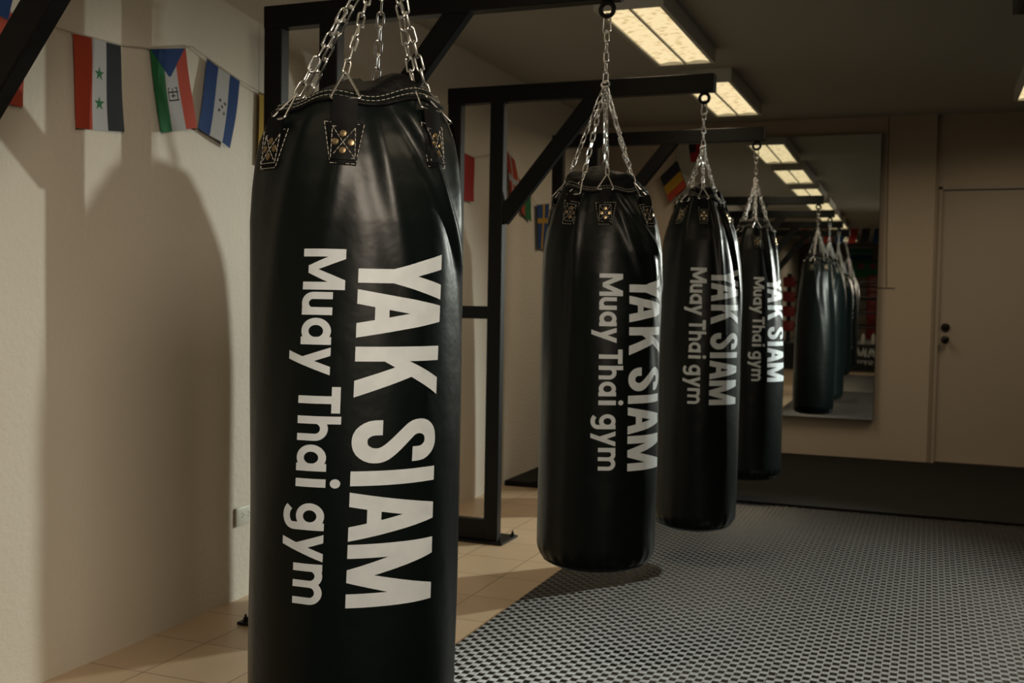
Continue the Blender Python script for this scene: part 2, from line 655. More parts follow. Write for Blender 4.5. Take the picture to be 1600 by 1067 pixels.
def bag_r(B, th, S):
    ln = B.top - B.bot
    r = lerp_tab(B.prof, max(S, 0))
    d = ln - S
    c = .075
    if d < c:
        r -= c - math.sqrt(max(c * c - (c - d) ** 2, 0))
    e = math.exp(-max(S, 0) / .10)
    # soft scallops between the straps and slow lumps in the stuffing
    r += .0045 * e * math.cos(6 * (th - B.base) + B.ph[0])
    r += .0022 * math.sin(3 * th + B.ph[1] + 4 * S) * math.sin(5 * S + B.ph[2]) + .0012 * math.sin(7 * th + B.ph[3] + 6 * S) * math.sin(9 * S + B.ph[4])
    for a, k, wd, amp, s0, l0 in B.creases:
        dth = wrap(th - a - k * (S - .03))
        if abs(dth) < 4 * wd:
            g = math.exp(-(dth / wd) ** 2) - .55 * math.exp(-((dth + 1.9 * wd) / (1.2 * wd)) ** 2)
            r += amp * g * (1 - math.exp(-max(S - s0 * .3, 0) / .03)) * math.exp(-max(S - s0, 0) / l0)
    # puckered seam at the bottom
    if d < .11:
        r += .0014 * math.sin(26 * th + B.ph[5]) * math.exp(-((d - .045) / .03) ** 2)
    return r


def rim_wave(B, th):
    a, ph = B.tilt
    return a * math.cos(th - B.base - math.radians(ph)) + .006 * math.cos(6 * (th - B.base) + 1.0 + B.ph[0]) + .004 * math.cos(3 * (th - B.base) + B.ph[3])


def surf(B, th, S, off=0.0):
    r = bag_r(B, th, S) + off
    z = B.top - S + rim_wave(B, th) * math.exp(-max(S, 0) / .10)
    return (r * math.cos(th), r * math.sin(th), z)


def arc(cx, cy, rx, ry, a0, a1, n):
    return [(cx + rx * math.cos(math.radians(a0 + (a1 - a0) * k / n)), cy + ry * math.sin(math.radians(a0 + (a1 - a0) * k / n))) for k in range(n + 1)]


def smooth_path(pts, sub=4):
    out = []
    P = [pts[0]] + list(pts) + [pts[-1]]
    for i in range(1, len(P) - 2):
        p0, p1, p2, p3 = P[i - 1], P[i], P[i + 1], P[i + 2]
        for k in range(sub):
            t = k / sub
            out.append(tuple(0.5 * ((2 * p1[j]) + (-p0[j] + p2[j]) * t + (2 * p0[j] - 5 * p1[j] + 4 * p2[j] - p3[j]) * t * t + (-p0[j] + 3 * p1[j] - 3 * p2[j] + p3[j]) * t ** 3) for j in (0, 1)))
    out.append(pts[-1])
    return out


def Q(*c):
    return ('q', c)


def ST(path, wd):
    return ('s', path, wd)


def R_(l0, h0, l1, h1):
    return Q((l0, h0), (l1, h0), (l1, h1), (l0, h1))


def big_glyphs():
    H = 143.0
    g = [R_(25, 0, 47, .44 * H), Q((0, H), (24, H), (43, .46 * H), (25, .38 * H)), Q((72, H), (48, H), (29, .46 * H), (47, .38 * H))]

    def A(l, wd):
        c = l + wd / 2
        return [Q((l, 0), (l + 22.5, 0), (c + 11, H), (c - 13, H)), Q((l + wd - 22.5, 0), (l + wd, 0), (c + 13, H), (c - 11, H)), R_(l + 14, .19 * H, l + wd - 14, .345 * H)]
    g += A(57, 75)
    g += [R_(146, 0, 169, H), Q((168, .30 * H), (168, .58 * H), (197, H), (224, H)), Q((178, .44 * H), (193, .64 * H), (225, 0), (199, 0))]
    S = [(316.5, 97), (315.5, 116), (306, 128.5), (294.5, 131.5), (282, 128), (273.5, 115), (274.5, 98), (285, 84), (305, 62), (315, 46), (315.5, 29), (307, 15.5), (294.5, 11.5), (282, 15), (273.5, 28), (272.5, 46)]
    g += [ST(smooth_path(S, 3), 23.5)]
    g += [R_(340, 0, 363, H)]
    g += A(373, 77)
    g += [R_(455, 0, 477, H), R_(533, 0, 555, H), Q((455, H), (481, H), (515, 0), (495, 0)), Q((555, H), (529, H), (495, 0), (515, 0))]
    return g, 143.0


def small_glyphs():
    w_ = 11.0
    g = [R_(0, 0, 12, 60), R_(51, 0, 63, 60), Q((0, 60), (15, 60), (38, 8), (26, 8)), Q((63, 60), (48, 60), (25, 8), (37, 8))]
    g += [ST([(72, 44)] + arc(84, 17, 12, 12, 180, 360, 14), w_), R_(90, 0, 102, 44)]

    def a(o):
        return [ST(arc(o + 20, 22, 15, 16, 0, 360, 26), w_), R_(o + 29, 0, o + 41, 44)]

    def y(o):
        return [Q((o, 44), (o + 13, 44), (o + 27, 6), (o + 16, 0)), Q((o + 43, 44), (o + 30, 44), (o + 6, -19), (o + 19, -19))]
    g += a(107) + y(152)
    g += [R_(213, 48, 254, 60), R_(227.5, 0, 239.5, 49)]
    g += [R_(259, 0, 271, 62), ST(arc(278.5, 26, 13.5, 13, 180, 0, 14) + [(292, 0)], w_)]
    g += a(304)
    g += [R_(357, 0, 370, 44), ('d', (363.5, 57), 7.2)]
    g += [ST(arc(416, 23, 15, 15.5, 0, 360, 26), w_), R_(426, -4, 438, 44), ST([(432, 0)] + arc(416, -3, 16, 10.5, 0, -150, 12), w_)]
    g += y(444)
    g += [R_(491, 0, 503, 44), ST(arc(510, 26, 13, 13, 180, 0, 12) + [(523, 0)], w_), ST(arc(536.5, 26, 13.5, 13, 180, 0, 12) + [(550, 0)], w_)]
    return g, 60.0


def emit_glyphs(mb, glyphs, pos, step=6.0):
    """pos(l, h) -> 3-D point"""
    for g in glyphs:
        if g[0] == 'q':
            a, b_, c, d = g[1]
            du = max(math.dist(a, b_), math.dist(d, c))
            dv = max(math.dist(a, d), math.dist(b_, c))
            nu, nv = max(1, int(du / step)), max(1, int(dv / step))

            def fn(u, v):
                p = [(a[k] * (1 - u) + b_[k] * u) * (1 - v) + (d[k] * (1 - u) + c[k] * u) * v for k in (0, 1)]
                return pos(*p)
            mb.grid(fn, nu, nv)
        elif g[0] == 's':
            path, wd = g[1], g[2]
            n = len(path)
            closed = math.dist(path[0], path[-1]) < 1e-6
            rows = []
            for i in range(n):
                if closed:
                    p, q = path[(i - 1) % (n - 1)], path[(i + 1) % (n - 1)]
                else:
                    p, q = path[max(i - 1, 0)], path[min(i + 1, n - 1)]
                tx, ty = q[0] - p[0], q[1] - p[1]
                le = math.hypot(tx, ty)
                nx, ny = -ty / le, tx / le
                rows.append([(path[i][0] + nx * wd * k, path[i][1] + ny * wd * k) for k in (-.5, -.17, .17, .5)])
            vs = [pos(*p) for r in rows for p in r]
            fs = [(i * 4 + k, i * 4 + k + 1, (i + 1) * 4 + k + 1, (i + 1) * 4 + k) for i in range(n - 1) for k in range(3)]
            mb.add(vs, fs)
        else:
            c, r = g[1], g[2]
            ring = [pos(c[0] + r * math.cos(t), c[1] + r * math.sin(t)) for t in np.linspace(0, 2 * PI, 18, endpoint=False)]
            mb.add([pos(*c)] + ring, [(0, k + 1, (k + 1) % 18 + 1) for k in range(18)])


def dash_line(mb, B, pts, off, dash=.0062, gap=.0030, wd=.0011):
    """white stitches on the bag along a path given as (theta, S)"""
    P = [Vector(surf(B, t, s, off)) for t, s in pts]
    acc, nxt, on = 0.0, dash, True
    cur = [P[0]]
    for p, q in zip(P, P[1:]):
        L = (q - p).length
        if L < 1e-7:
            continue
        pos_ = 0.0
        while L - pos_ > nxt:
            pos_ += nxt
            pt = p.lerp(q, pos_ / L)
            if on:
                cur.append(pt)
                mb.tube(cur, wd / 2, 4)
            cur = [pt]
            on = not on
            nxt = dash if on else gap
        nxt -= (L - pos_)
        cur.append(q)


BAG_LABEL = ['large black punching bag nearest the camera with white lettering',
             'second black punching bag behind the nearest, shorter and hung higher off floor',
             'third black punching bag, long, right behind the second bag',
             'fourth black punching bag, smallest in view, in front of the mirror']
DRING = []


def make_bag(i):
    B = BAGS[i]
    t = thing('punching_bag', BAG_LABEL[i], 'punching bag', (B.x, B.y, 0), 'black punching bags in a row')
    ln = B.top - B.bot
    # shell
    nth = 200
    Ss = list(np.linspace(0, .30, 46)) + list(np.linspace(.32, ln - .10, 40)) + [ln - .10 + .10 * math.sin(a) for a in np.linspace(.08, PI / 2, 14)]
    vs, fs = [], []
    for S in Ss:
        for k in range(nth):
            vs.append(surf(B, 2 * PI * k / nth, S))
    # flat underside
    for f in (.9, .6, .02):
        for k in range(nth):
            th = 2 * PI * k / nth
            x, y, z = surf(B, th, ln)
            vs.append((x * f, y * f, B.bot - .004 * (1 - f)))
    rows = len(Ss) + 3
    for j in range(rows - 1):
        for k in range(nth):
            k2 = (k + 1) % nth
            fs.append((j * nth + k, (j + 1) * nth + k, (j + 1) * nth + k2, j * nth + k2))
    m = MB(); m.add(vs, fs)
    m.build('shell', VINYL, t, True)
    # cloth cover that tents up under the chains
    m = MB()
    prof = [(1.0, -.002), (.97, .006), (.92, .010), (.82, .015), (.64, .020), (.42, .024), (.2, .026), (.02, .026)]
    vs, fs = [], []
    nn = 96
    for j, (f, dz) in enumerate(prof):
        for k in range(nn):
            th = 2 * PI * k / nn
            x, y, z = surf(B, th, 0, -.004)
            wob = (.010 * math.sin(3 * th + B.ph[1]) + .008 * math.sin(5 * th + B.ph[2])) * math.sin(PI * min(j / 5, 1)) + .012 * math.cos(2 * th + B.ph[3]) * (1 - f)
            vs.append((x * f, y * f, z * (f ** .5) + (B.top + .012) * (1 - f ** .5) + dz * B.dome + wob))
    for j in range(len(prof) - 1):
        for k in range(nn):
            fs.append((j * nn + k, j * nn + (k + 1) % nn, (j + 1) * nn + (k + 1) % nn, (j + 1) * nn + k))
    m.add(vs, fs)
    m.build('top_cover', VINYL2, t, True)
    # piping
    m = MB()
    ths = np.linspace(0, 2 * PI, 120, endpoint=False)
    m.tube([surf(B, a, .018, .0015) for a in ths], .0042, 7, True)
    m.build('rim_piping', VINYL2, t, True)
    m = MB()
    m.tube([surf(B, a, ln - .022, -.001) for a in ths], .0036, 6, True)
    m.build('bottom_piping', VINYL2, t, True)
    m = MB()
    for S in (.002, .010):
        dash_line(m, B, [(a, S) for a in np.linspace(0, 2 * PI, 160)], .0012)
    m.build('rim_stitching', THREAD, t)
    # lettering
    S0 = B.top - B.text_top
    ml = .00108

    def posf(h_deg_off, scale):
        def pos(l, h):
            S = S0 + l * ml
            th = B.base + math.radians(B.a0 + h_deg_off + B.tw * (l / 555.0)) + h * scale / .190
            return surf(B, th, S, .0010)
        return pos
    g, _ = big_glyphs()
    m = MB(); emit_glyphs(m, g, lambda l, h: posf(0, .00112)(l + 4, h))
    m.build('large_lettering', PRINT, t, True)
    g, _ = small_glyphs()
    m = MB(); emit_glyphs(m, g, posf(-28.5, .00122), 5.0)
    m.build('small_lettering', PRINT, t, True)
    # straps
    tips = []
    for ph in B.straps:
        th0 = B.base + math.radians(ph)
        m = MB()
        # trapezoid patch
        def patch(u, v, off=.0022):
            S = .054 + .078 * v
            half = (.037 * (1 - v) + .022 * v) / bag_r(B, th0, S)
            ee = 0 if (0.03 < u < .97 and .03 < v < .97) else -.0025
            return surf(B, th0 + (u - .5) * 2 * half, S, off + ee)
        m.grid(patch, 12, 10)
        # webbing loop running up to the ring
        for side in (0, 1):
            def web(u, v):
                S = .122 - (.122 - (.010 if abs(ph) < 20 else .030)) * v
                half = .0215 / .17
                lift = .0045 if v < .55 else .0045 + .010 * ((v - .55) / .45)
                x, y, z = surf(B, th0 + (u - .5) * 2 * half, max(S, 0.012), lift - (.0028 if side else 0))
                return (x, y, z)
            m.grid(web, 8, 14)
        st = m.build('strap', STRAPM, t, 'auto')
        # stitches
        m = MB()
        r0 = .175

        def P(x, S):
            return (th0 + x / r0, S)
        dash_line(m, B, [P(-.034, .058), P(.034, .058)], .0042, gap=.0026)
        dash_line(m, B, [P(-.034, .058), P(-.020, .128)], .0042, gap=.0026)
        dash_line(m, B, [P(.034, .058), P(.020, .128)], .0042, gap=.0026)
        dash_line(m, B, [P(-.020, .128), P(.020, .128)], .0042, gap=.0026)
        q = [P(-.019, .066), P(.019, .066), P(.019, .119), P(-.019, .119), P(-.019, .066)]
        for a, c in zip(q, q[1:]):
            dash_line(m, B, [a, c], .0058, gap=.0024)
        dash_line(m, B, [q[0], ((q[0][0] + q[2][0]) / 2, .0925), q[2]], .0058, gap=.0024)
        dash_line(m, B, [q[1], ((q[1][0] + q[3][0]) / 2, .0925), q[3]], .0058, gap=.0024)
        m.build('stitching', THREAD, st)
        for dx, dS in ((0, -.0145), (0, .0145), (-.0125, 0), (.0125, 0)):
            a = th0 + dx / r0
            c = Vector(surf(B, a, .0925 + dS, .0045))
            nrm = Vector((math.cos(a), math.sin(a), .12)).normalized()
            m = MB()
            m.lathe([(.0060, 0), (.0062, .0012), (.0052, .0024), (.0025, .0029)], c, nrm, 14)
            m.build('rivet', BRASS, st, 'auto')
        # triangular ring
        sr = .016 if abs(ph) < 20 else .036
        c0 = Vector(surf(B, th0, sr, .010))
        tang = Vector((-math.sin(th0), math.cos(th0), 0))
        rad = Vector((math.cos(th0), math.sin(th0), 0))
        # apex leans inwards towards the chains
        apex = c0 + Vector((0, 0, .050)) - rad * (.022 if abs(ph) < 20 else .040)
        wob = random.uniform(-.006, .006)
        apex += tang * wob
        lft, rgt = c0 - tang * .0265, c0 + tang * .0265
        path = []
        corners = [lft, rgt, apex]
        for k in range(3):
            p, cc, n_ = corners[k - 1], corners[k], corners[(k + 1) % 3]
            a1, a2 = cc + (p - cc).normalized() * .007, cc + (n_ - cc).normalized() * .007
            for u in np.linspace(0, 1, 6):
                path.append((1 - u) ** 2 * a1 + 2 * u * (1 - u) * cc + u * u * a2)
        m = MB(); m.tube(path, .0024, 8, True, up=rad)
        m.build('d_ring', CHROME, st, True)
        tips.append(apex + Vector((B.x, B.y, 0)))
    DRING.append(tips)
    return t


for i in range(4):
    make_bag(i)

# ------------------------------------------------------------------ chains


def link_path(c, t, n, half, rad):
    """stadium in the plane of t and n"""
    pts = []
    for k in range(9):
        a = -PI / 2 + PI * k / 8
        pts.append(c + t * (half + rad * math.cos(a)) + n * (rad * math.sin(a)))
    for k in range(9):
        a = PI / 2 + PI * k / 8
        pts.append(c + t * (-half + rad * math.cos(a)) + n * (rad * math.sin(a)))
    return pts


def chain_run(mb, p, q, pitch=.0265, wire=.0021, rad=.0062, phase=0.0, jitter=.0):
    p, q = Vector(p), Vector(q)
    L = (q - p).length
    t = (q - p) / L
    n = max(1, round(L / pitch))
    pt = L / n
    u = t.orthogonal().normalized()
    v = t.cross(u)
    for k in range(n):
        a = phase + (k % 2) * PI / 2 + random.uniform(-jitter, jitter)
        nn = u * math.cos(a) + v * math.sin(a)
        c = p + t * (pt * (k + .5))
        half = max((pt + 2 * wire) / 2 - rad, .001)
        tt = (t + nn * random.uniform(-.08, .08)).normalized()
        mb.tube(link_path(c, tt, (nn - tt * nn.dot(tt)).normalized(), half, rad), wire, 6, True)


CH_LABEL = ['chrome chain harness lifting the nearest punching bag',
            'chrome chain harness hanging the second punching bag',
            'chrome chain harness hanging the third punching bag',
            'chrome chain harness hanging the fourth punching bag']


def make_chain(i):
    B = BAGS[i]
    hx, hy = BAGX, FRONTY[i] + .026
    apex_z = [1.87, 1.895, 1.905, 1.93][i]
    t = thing('chain_harness', CH_LABEL[i], 'chain', (hx, hy, 2.11), 'chrome chain harnesses')
    O = Vector((hx, hy, 2.11))
    ap = Vector((B.x + (.040 if i == 0 else 0), (hy * .5 + B.y * .5), apex_z))
    # carabiner
    m = MB()
    c = Vector((0, 0, -.022))
    pts = []
    for k in range(9):
        a = PI * k / 8
        pts.append(c + Vector((.010 * math.cos(a), 0, .020 + .010 * math.sin(a))))
    for k in range(9):
        a = PI + PI * k / 8
        pts.append(c + Vector((.013 * math.cos(a), 0, -.020 + .012 * math.sin(a))))
    m.tube(pts, .0032, 8, True, up=(0, 1, 0))
    m.build('carabiner', CHROME, t, True)
    m = MB()
    chain_run(m, Vector((0, 0, -.048)), ap - O + Vector((0, 0, .006)), .033, .0026, .0082, phase=.9)
    m.build('top_chain', CHROME, t, True)
    m = MB()
    m.tube([ap - O + Vector((.013 * math.cos(a), .013 * math.sin(a) * .6, .013 * math.sin(a) * .8)) for a in np.linspace(0, 2 * PI, 20, endpoint=False)], .0032, 8, True)
    m.build('ring_link', CHROME, t, True)
    for k, tip in enumerate(DRING[i]):
        m = MB()
        d = (Vector(tip) - ap).normalized()
        chain_run(m, ap - O + d * .010, Vector(tip) - O + d * .004, .0262, .0021, .0064, phase=k * 1.1 + .3, jitter=.35)
        m.build('chain_strand', CHROME, t, True)


for i in range(4):
    make_chain(i)

# ------------------------------------------------------------------ ceiling lamps


def lamp_light(parent, z, power):
    l = bpy.data.lights.new('fluorescent_tubes', 'AREA')
    l.shape = 'RECTANGLE'
    l.size, l.size_y = 0.25, 1.15
    l.energy = power
    l.color = (1.0, 0.80, 0.56)
    l.spread = math.radians(163)
    o = bpy.data.objects.new('fluorescent_tubes', l)
    o.parent = parent
    o.location = (0, 0, z)
    COL.objects.link(o)


def make_lamp(x, y, label, power):
    t = thing('ceiling_lamp', label, 'ceiling lamp', (x, y, CEILZ), 'fluorescent ceiling lamps')
    hw, hl, h = .165, .625, .085
    m = MB()
    m.box((-hw, -hl, -.03), (hw, hl, -.0005), bev=.003)            # backing
    m.box((-hw, -hl, -h), (-hw + .022, hl, -.028), bev=.002)
    m.box((hw - .022, -hl, -h), (hw, hl, -.028), bev=.002)
    m.box((-hw + .02, -hl, -h), (hw - .02, -hl + .022, -.028), bev=.002)
    m.box((-hw + .02, hl - .022, -h), (hw - .02, hl, -.028), bev=.002)
    m.build('housing', LAMPBOX, t)
    m = MB(); m.box((-.006, -hl + .02, -h + .002), (.006, hl - .02, -.03), bev=.002)
    m.build('divider', LAMPBOX, t)
    for s in (-1, 1):
        m = MB()
        c = s * .0745
        # shallow curved prismatic panel
        m.grid(lambda u, v: (c - .067 + .134 * u, -hl + .024 + (2 * hl - .048) * v, -h + .010 + .010 * math.sin(PI * u)), 8, 24)
        m.build('diffuser', GLOW, t, True)
    lamp_light(t, -h - .004, power)
    return t


ROWA = [(-5.2, 9, 'added fluorescent lamp brightening the boxing ring, outside the picture'),  # extra lamp added to brighten the ring in the mirror
        (7.17, 7, 'lit fluorescent ceiling lamp close to the mirror, above third bag'),
        (5.41, 4.5, 'lit fluorescent ceiling lamp right of the second bag chain'),
        (3.65, 1.2, 'lit fluorescent lamp above the second bag, only in the mirror'),
        (1.89, 0.8, 'lit fluorescent lamp above the nearest bag, only in the mirror'),
        (0.13, 0.8, 'lit fluorescent lamp over the photographer, outside the picture'),
        (-1.63, 5, 'lit fluorescent lamp behind the photographer, outside the picture')]
for y, pw, lb in ROWA:
    make_lamp(-1.325, y, lb, pw)
ROWB = [(7.08, 7, 'lit fluorescent ceiling lamp cut by the right photo edge'),
        (3.58, 1.5, 'lit fluorescent lamp on the right outside the picture'),
        (1.83, 8, 'lit fluorescent lamp right of the nearest bag, outside the picture'),
        (0.08, 5.0, 'lit fluorescent lamp right of the photographer, outside the picture')]
for y, pw, lb in ROWB:
    make_lamp(0.625, y, lb, pw)

# dark box at the top right edge
t = thing('ceiling_speaker', 'dark box hanging from the ceiling at top right photo corner', 'speaker', (0.40, 5.15, CEILZ))
m = MB()
m.bar((0.02, 0, -.0665), (0.30, .70, -.0665), .30, .13, (0, 0, 1), bev=.006)
t2 = MB()
t2.box((-.105, -.35, -.125), (.25, .11, -.0005), bev=.006)
t2.build('cabinet', mat('dark_speaker_box', (.06, .058, .052), .6), t)
t2 = MB(); t2.box((-.08, -.33, -.130), (.225, .09, -.124), bev=.002)
t2.build('grille', mat('dark_grille', (.03, .03, .03), .7), t)

# ------------------------------------------------------------------ unseen stand and flaps, added around the spotlight to cut its beam
t = thing('flood_light', 'unseen black flood light with two added beam-cutting flaps on a tripod, outside the picture right', 'flood light', (KEY_POS[0], KEY_POS[1], 0.0))
t.rotation_euler = (0, 0, PI + math.radians(KEY_AZ))      # local +x is the way the lamp looks
LZ = KEY_POS[2]
m = MB()
m.box((-.16, -.14, LZ - .12), (-.08, .14, LZ + .12), bev=.01)
m.build('lamp_housing', STEEL, t)
m = MB(); m.bar((-.08, 0, LZ + .125), (BEAM_FLAP, 0, LZ + BEAM_FLAP * math.tan(math.radians(2.6))), .004, .90, (0, 1, 0)); m.build('beam_flap', STEEL, t)  # top plate added to keep the beam off upper wall and ceiling
m = MB(); m.bar((-.08, 0, LZ - .125), (.22, 0, LZ - .22 * math.tan(math.radians(37.5))), .004, .60, (0, 1, 0)); m.build('beam_flap', STEEL, t)  # lower plate added to keep the beam off the rear floor
m = MB(); m.tube([(-.12, 0, .55), (-.12, 0, LZ - .118)], .014, 10); m.build('pole', STEEL, t)
for k in range(3):
    a = 2 * PI * k / 3 + PI
    m = MB(); m.tube([(-.12, 0, .62), (-.12 + .42 * math.cos(a), .42 * math.sin(a), .055)], .010, 8); m.build('leg', STEEL, t)

# ------------------------------------------------------------------ mirror
t = thing('wall_mirror', 'tall frameless mirror on the back wall reflecting the bags', 'mirror', (-1.10, ZB, 0))
m = MB(); m.box((-.83, -.042, .33), (.722, -.001, 2.487), bev=.002)
m.build('backing_board', GREY, t)
m = MB()
mx, mz = -.0085, -.0026       # the mirror hangs slightly out of true
m.grid(lambda u, v: (-.828 + 1.548 * u, -.064 - mx * (1.548 * (u - .5)) - mz * (2.15 * (v - .5)), .333 + 2.15 * v), 1, 1)
m.build('mirror_glass', MIRROR, t)

# cable on the back wall
m = MB()
m.tube([(-.336, ZB - .004, CEILZ - .002), (-.322, ZB - .004, 1.55), (-.316, ZB - .004, 1.338)], .0035, 6)
m.tube([(-.372, ZB - .004, 1.334), (-.258, ZB - .004, 1.334)], .0045, 6)
tag(m.build('wall_cable', mat('wall_cable_paint', (.33, .28, .22), .6)), 'thin cable running down the back wall right of the mirror', 'cable')

# ------------------------------------------------------------------ wall outlet
t = thing('power_outlet', 'white double power outlet low on the left wall', 'outlet', (WX, 3.567, .330))
m = MB(); m.box((0.0, -.064, -.0375), (.011, .064, .0375), bev=.004)
m.build('cover_plate', PLASTIC, t, 'auto')
for s in (-1, 1):
    m = MB()
    for dy, dz in ((-.006, .007), (-.006, -.007), (.006, 0)):
        m.lathe([(.0026, 0), (.0026, .0004)], (.0111, s * .020 + dy, dz + .004), (1, 0, 0), 8)
    m.build('socket', DARK, t)

# ------------------------------------------------------------------ flags
FC = dict(red=(.62, .075, .03), white=(.66, .67, .70), black=(.018, .024, .034), green=(.02, .22, .07), blue=(.002, .055, .25),
          coral=(.70, .10, .055), yellow=(.62, .36, .03), navy=(.012, .07, .25), ink=(.015, .015, .02), sky=(.03, .19, .30), crimson=(.55, .03, .03), gold=(.66, .42, .04))
FC = {k: tuple(x * .62 for x in c) for k, c in FC.items()}
FM = {k: mat('flag_' + k, c, .8) for k, c in FC.items()}


def star(u, v, cx, cy, r, asp):
    dx, dy = (u - cx), (v - cy) * asp
    d = math.hypot(dx, dy)
    if d > r:
        return False
    a = math.atan2(dx, -dy)
    k = (a + PI / 5) % (2 * PI / 5) - PI / 5
    a = abs(k)
    # edge of a five pointed star
    x, y = d * math.sin(a), d * math.cos(a)
    r2 = r * .382
    px, py = r2 * math.sin(PI / 5), r2 * math.cos(PI / 5)
    return (px * (y - r) - x * (py - r)) <= 0 if px else False


def flag(name, label, corners, fn, axis='x', nu=48, nv=64, amp=.005, ph=0.0):
    """corners TL TR BR BL (3-D); fn(u, v) -> colour name; cloth bulges along axis"""
    TL, TR, BR, BL = [Vector(c) for c in corners]
    keys = []
    m = MB()
    for j in range(nv + 1):
        for i in range(nu + 1):
            u, v = i / nu, j / nv
            p = (TL.lerp(TR, u)).lerp(BL.lerp(BR, u), v)
            w_ = amp * (math.sin(u * 6.0 + ph + v * 1.3) * (.25 + .75 * v) + .5 * math.sin(v * 4.4 + ph * 2 + u))
            p = p + (Vector((w_, 0, 0)) if axis == 'x' else Vector((0, w_, 0)))
            m.v.append(tuple(p))
    for j in range(nv):
        for i in range(nu):
            k = fn((i + .5) / nu, (j + .5) / nv)
            if k not in keys:
                keys.append(k)
            m.f.append((j * (nu + 1) + i, j * (nu + 1) + i + 1, (j + 1) * (nu + 1) + i + 1, (j + 1) * (nu + 1) + i))
            m.mi.append(keys.index(k))
    o = m.build(name, [FM[k] for k in keys], None, True)
    # hem along the string
    h = MB()
    d = (TR - TL).normalized()
    h.tube([TL - d * .002 + Vector((0, 0, .002)), TL.lerp(TR, .5) + Vector((0, 0, .0025)), TR + d * .002 + Vector((0, 0, .002))], .0032, 6)
    h.build('hem', STRING, o, True)
    return tag(o, label, 'flag', 'flags on the wall string')


fx = WX + .014
W3 = lambda y, z, dx=0: (fx + dx, y * 1.0064, CAM_H + (z - CAM_H) * 1.0064)


def f_syria(u, v):
    if u < .375:
        return 'red'
    if u > .69:
        return 'black'
    for cy in (.37, .70):
        if star(u, v, .535, cy, .115, 1.36):
            return 'green'
    return 'white'


def f_eg(u, v):
    if v < .36 and abs(u - .48) < .48 * (1 - v / .36) + .02 and v < .34:
        t_ = v / .36
        if u > .5 * t_ + .0 and u < 1 - .46 * t_:
            return 'blue' if u > .34 or v > .14 else 'navy'
    if u < .36:
        return 'green'
    if u > .70:
        return 'coral'
    # emblem: a shield outline with a tree
    du, dv = (u - .53), (v - .54)
    if abs(du) < .13 and abs(dv) < .095:
        if abs(dv + .01) < .008 or (abs(du) < .012 and -.06 < dv < .06) or (.10 < abs(du) < .125 and dv > -.06) or dv > .082 or (abs(du) < .06 and abs(dv - .03) < .008) or (abs(du) > .05 and abs(dv + .06) < .006):
            return 'ink'
    return 'white'


def f_hond(u, v):
    if u < .36 or u > .70:
        return 'blue'
    for cx, cy in ((.50, .44), (.63, .46), (.565, .52), (.50, .585), (.63, .60)):
        if star(u, v, cx, cy, .048, 1.35):
            return 'ink'
    return 'white'


flag('flag', 'red, white and black flag with two green stars', [W3(2.618, 2.002), W3(2.828, 2.010), W3(2.844, 1.734), W3(2.631, 1.714)], f_syria, nu=80, nv=110, ph=.4)
flag('flag', 'green, white and red flag with blue triangle and small emblem', [W3(2.967, 2.030), W3(3.157, 2.076), W3(3.213, 1.803), W3(3.023, 1.756)], f_eg, nu=80, nv=110, ph=1.2, amp=.006)
flag('flag', 'blue and white striped flag with five small dark stars', [W3(3.273, 2.062, .006), W3(3.471, 2.019, .006), W3(3.406, 1.755, .012), W3(3.216, 1.803, .012)], f_hond, nu=80, nv=110, ph=2.3, amp=.006)
flag('flag', 'yellow flag mostly hidden behind the black post', [W3(3.606, 1.997), W3(3.81, 1.990), W3(3.80, 1.715), W3(3.598, 1.716)], lambda u, v: 'gold', nu=20, nv=26, ph=.2, amp=.004)
flag('flag', 'red flag corner showing under the top left diagonal brace', [W3(2.20, 2.02), W3(2.44, 2.00), W3(2.422, 1.742), W3(2.20, 1.752)], lambda u, v: 'coral', nu=20, nv=26)
flag('flag', 'blue flag corner at the extreme top left of the photo', [W3(2.16, 2.16, .02), W3(2.375, 2.07, .02), W3(2.352, 1.975, .02), W3(2.12, 2.03, .02)], lambda u, v: 'blue' if v > .2 else 'white', nu=20, nv=26)
flag('flag', 'plain red and white flag just right of the nearest bag', [W3(5.56, 2.025), W3(5.745, 2.015), W3(5.745, 1.762), W3(5.56, 1.758)], lambda u, v: 'crimson', nu=20, nv=26)
flag('flag', 'red flag with white cross behind the diagonal brace', [W3(6.20, 2.13), W3(6.38, 2.08), W3(6.53, 1.82), W3(6.33, 1.83)], lambda u, v: 'white' if abs(u - .5) < .09 or abs(v - .55) < .07 else 'red', nu=30, nv=36, amp=.012)
flag('flag', 'green and red flag tip below the diagonal brace', [W3(6.46, 1.98), W3(6.69, 1.885), W3(6.715, 1.715), W3(6.53, 1.76)], lambda u, v: 'green' if u > .42 else 'red', nu=24, nv=26)
flag('flag', 'blue flag with yellow cross beside the second bag', [W3(6.815, 1.835), W3(7.06, 1.865), W3(7.03, 1.545), W3(6.85, 1.545)], lambda u, v: 'yellow' if abs(u - .55) < .10 or abs(v - .36) < .065 else 'navy', nu=30, nv=36)
E3 = ZB - .09


flag('flag', 'tilted black, yellow and red flag left of the third bag', [(-2.055, E3, 2.198), (-1.925, E3, 2.325), (-1.842, E3, 2.115), (-1.975, E3, 1.995)], lambda u, v: 'black' if v < .40 else ('yellow' if v < .72 else 'red'), 'y', 24, 30)
flag('flag', 'dark red flag behind the chains of the third bag', [(-1.835, E3, 2.475), (-1.69, E3, 2.50), (-1.72, E3, 2.32), (-1.81, E3, 2.31)], lambda u, v: 'crimson' if u > .45 or v > .6 else 'ink', 'y', 20, 24)
flag('flag', 'small blue flag right of the second bag shoulder', [(-2.225, E3, 2.098), (-2.165, E3, 2.105), (-2.135, E3, 2.005), (-2.20, E3, 1.99)], lambda u, v: 'sky', 'y', 20, 24)


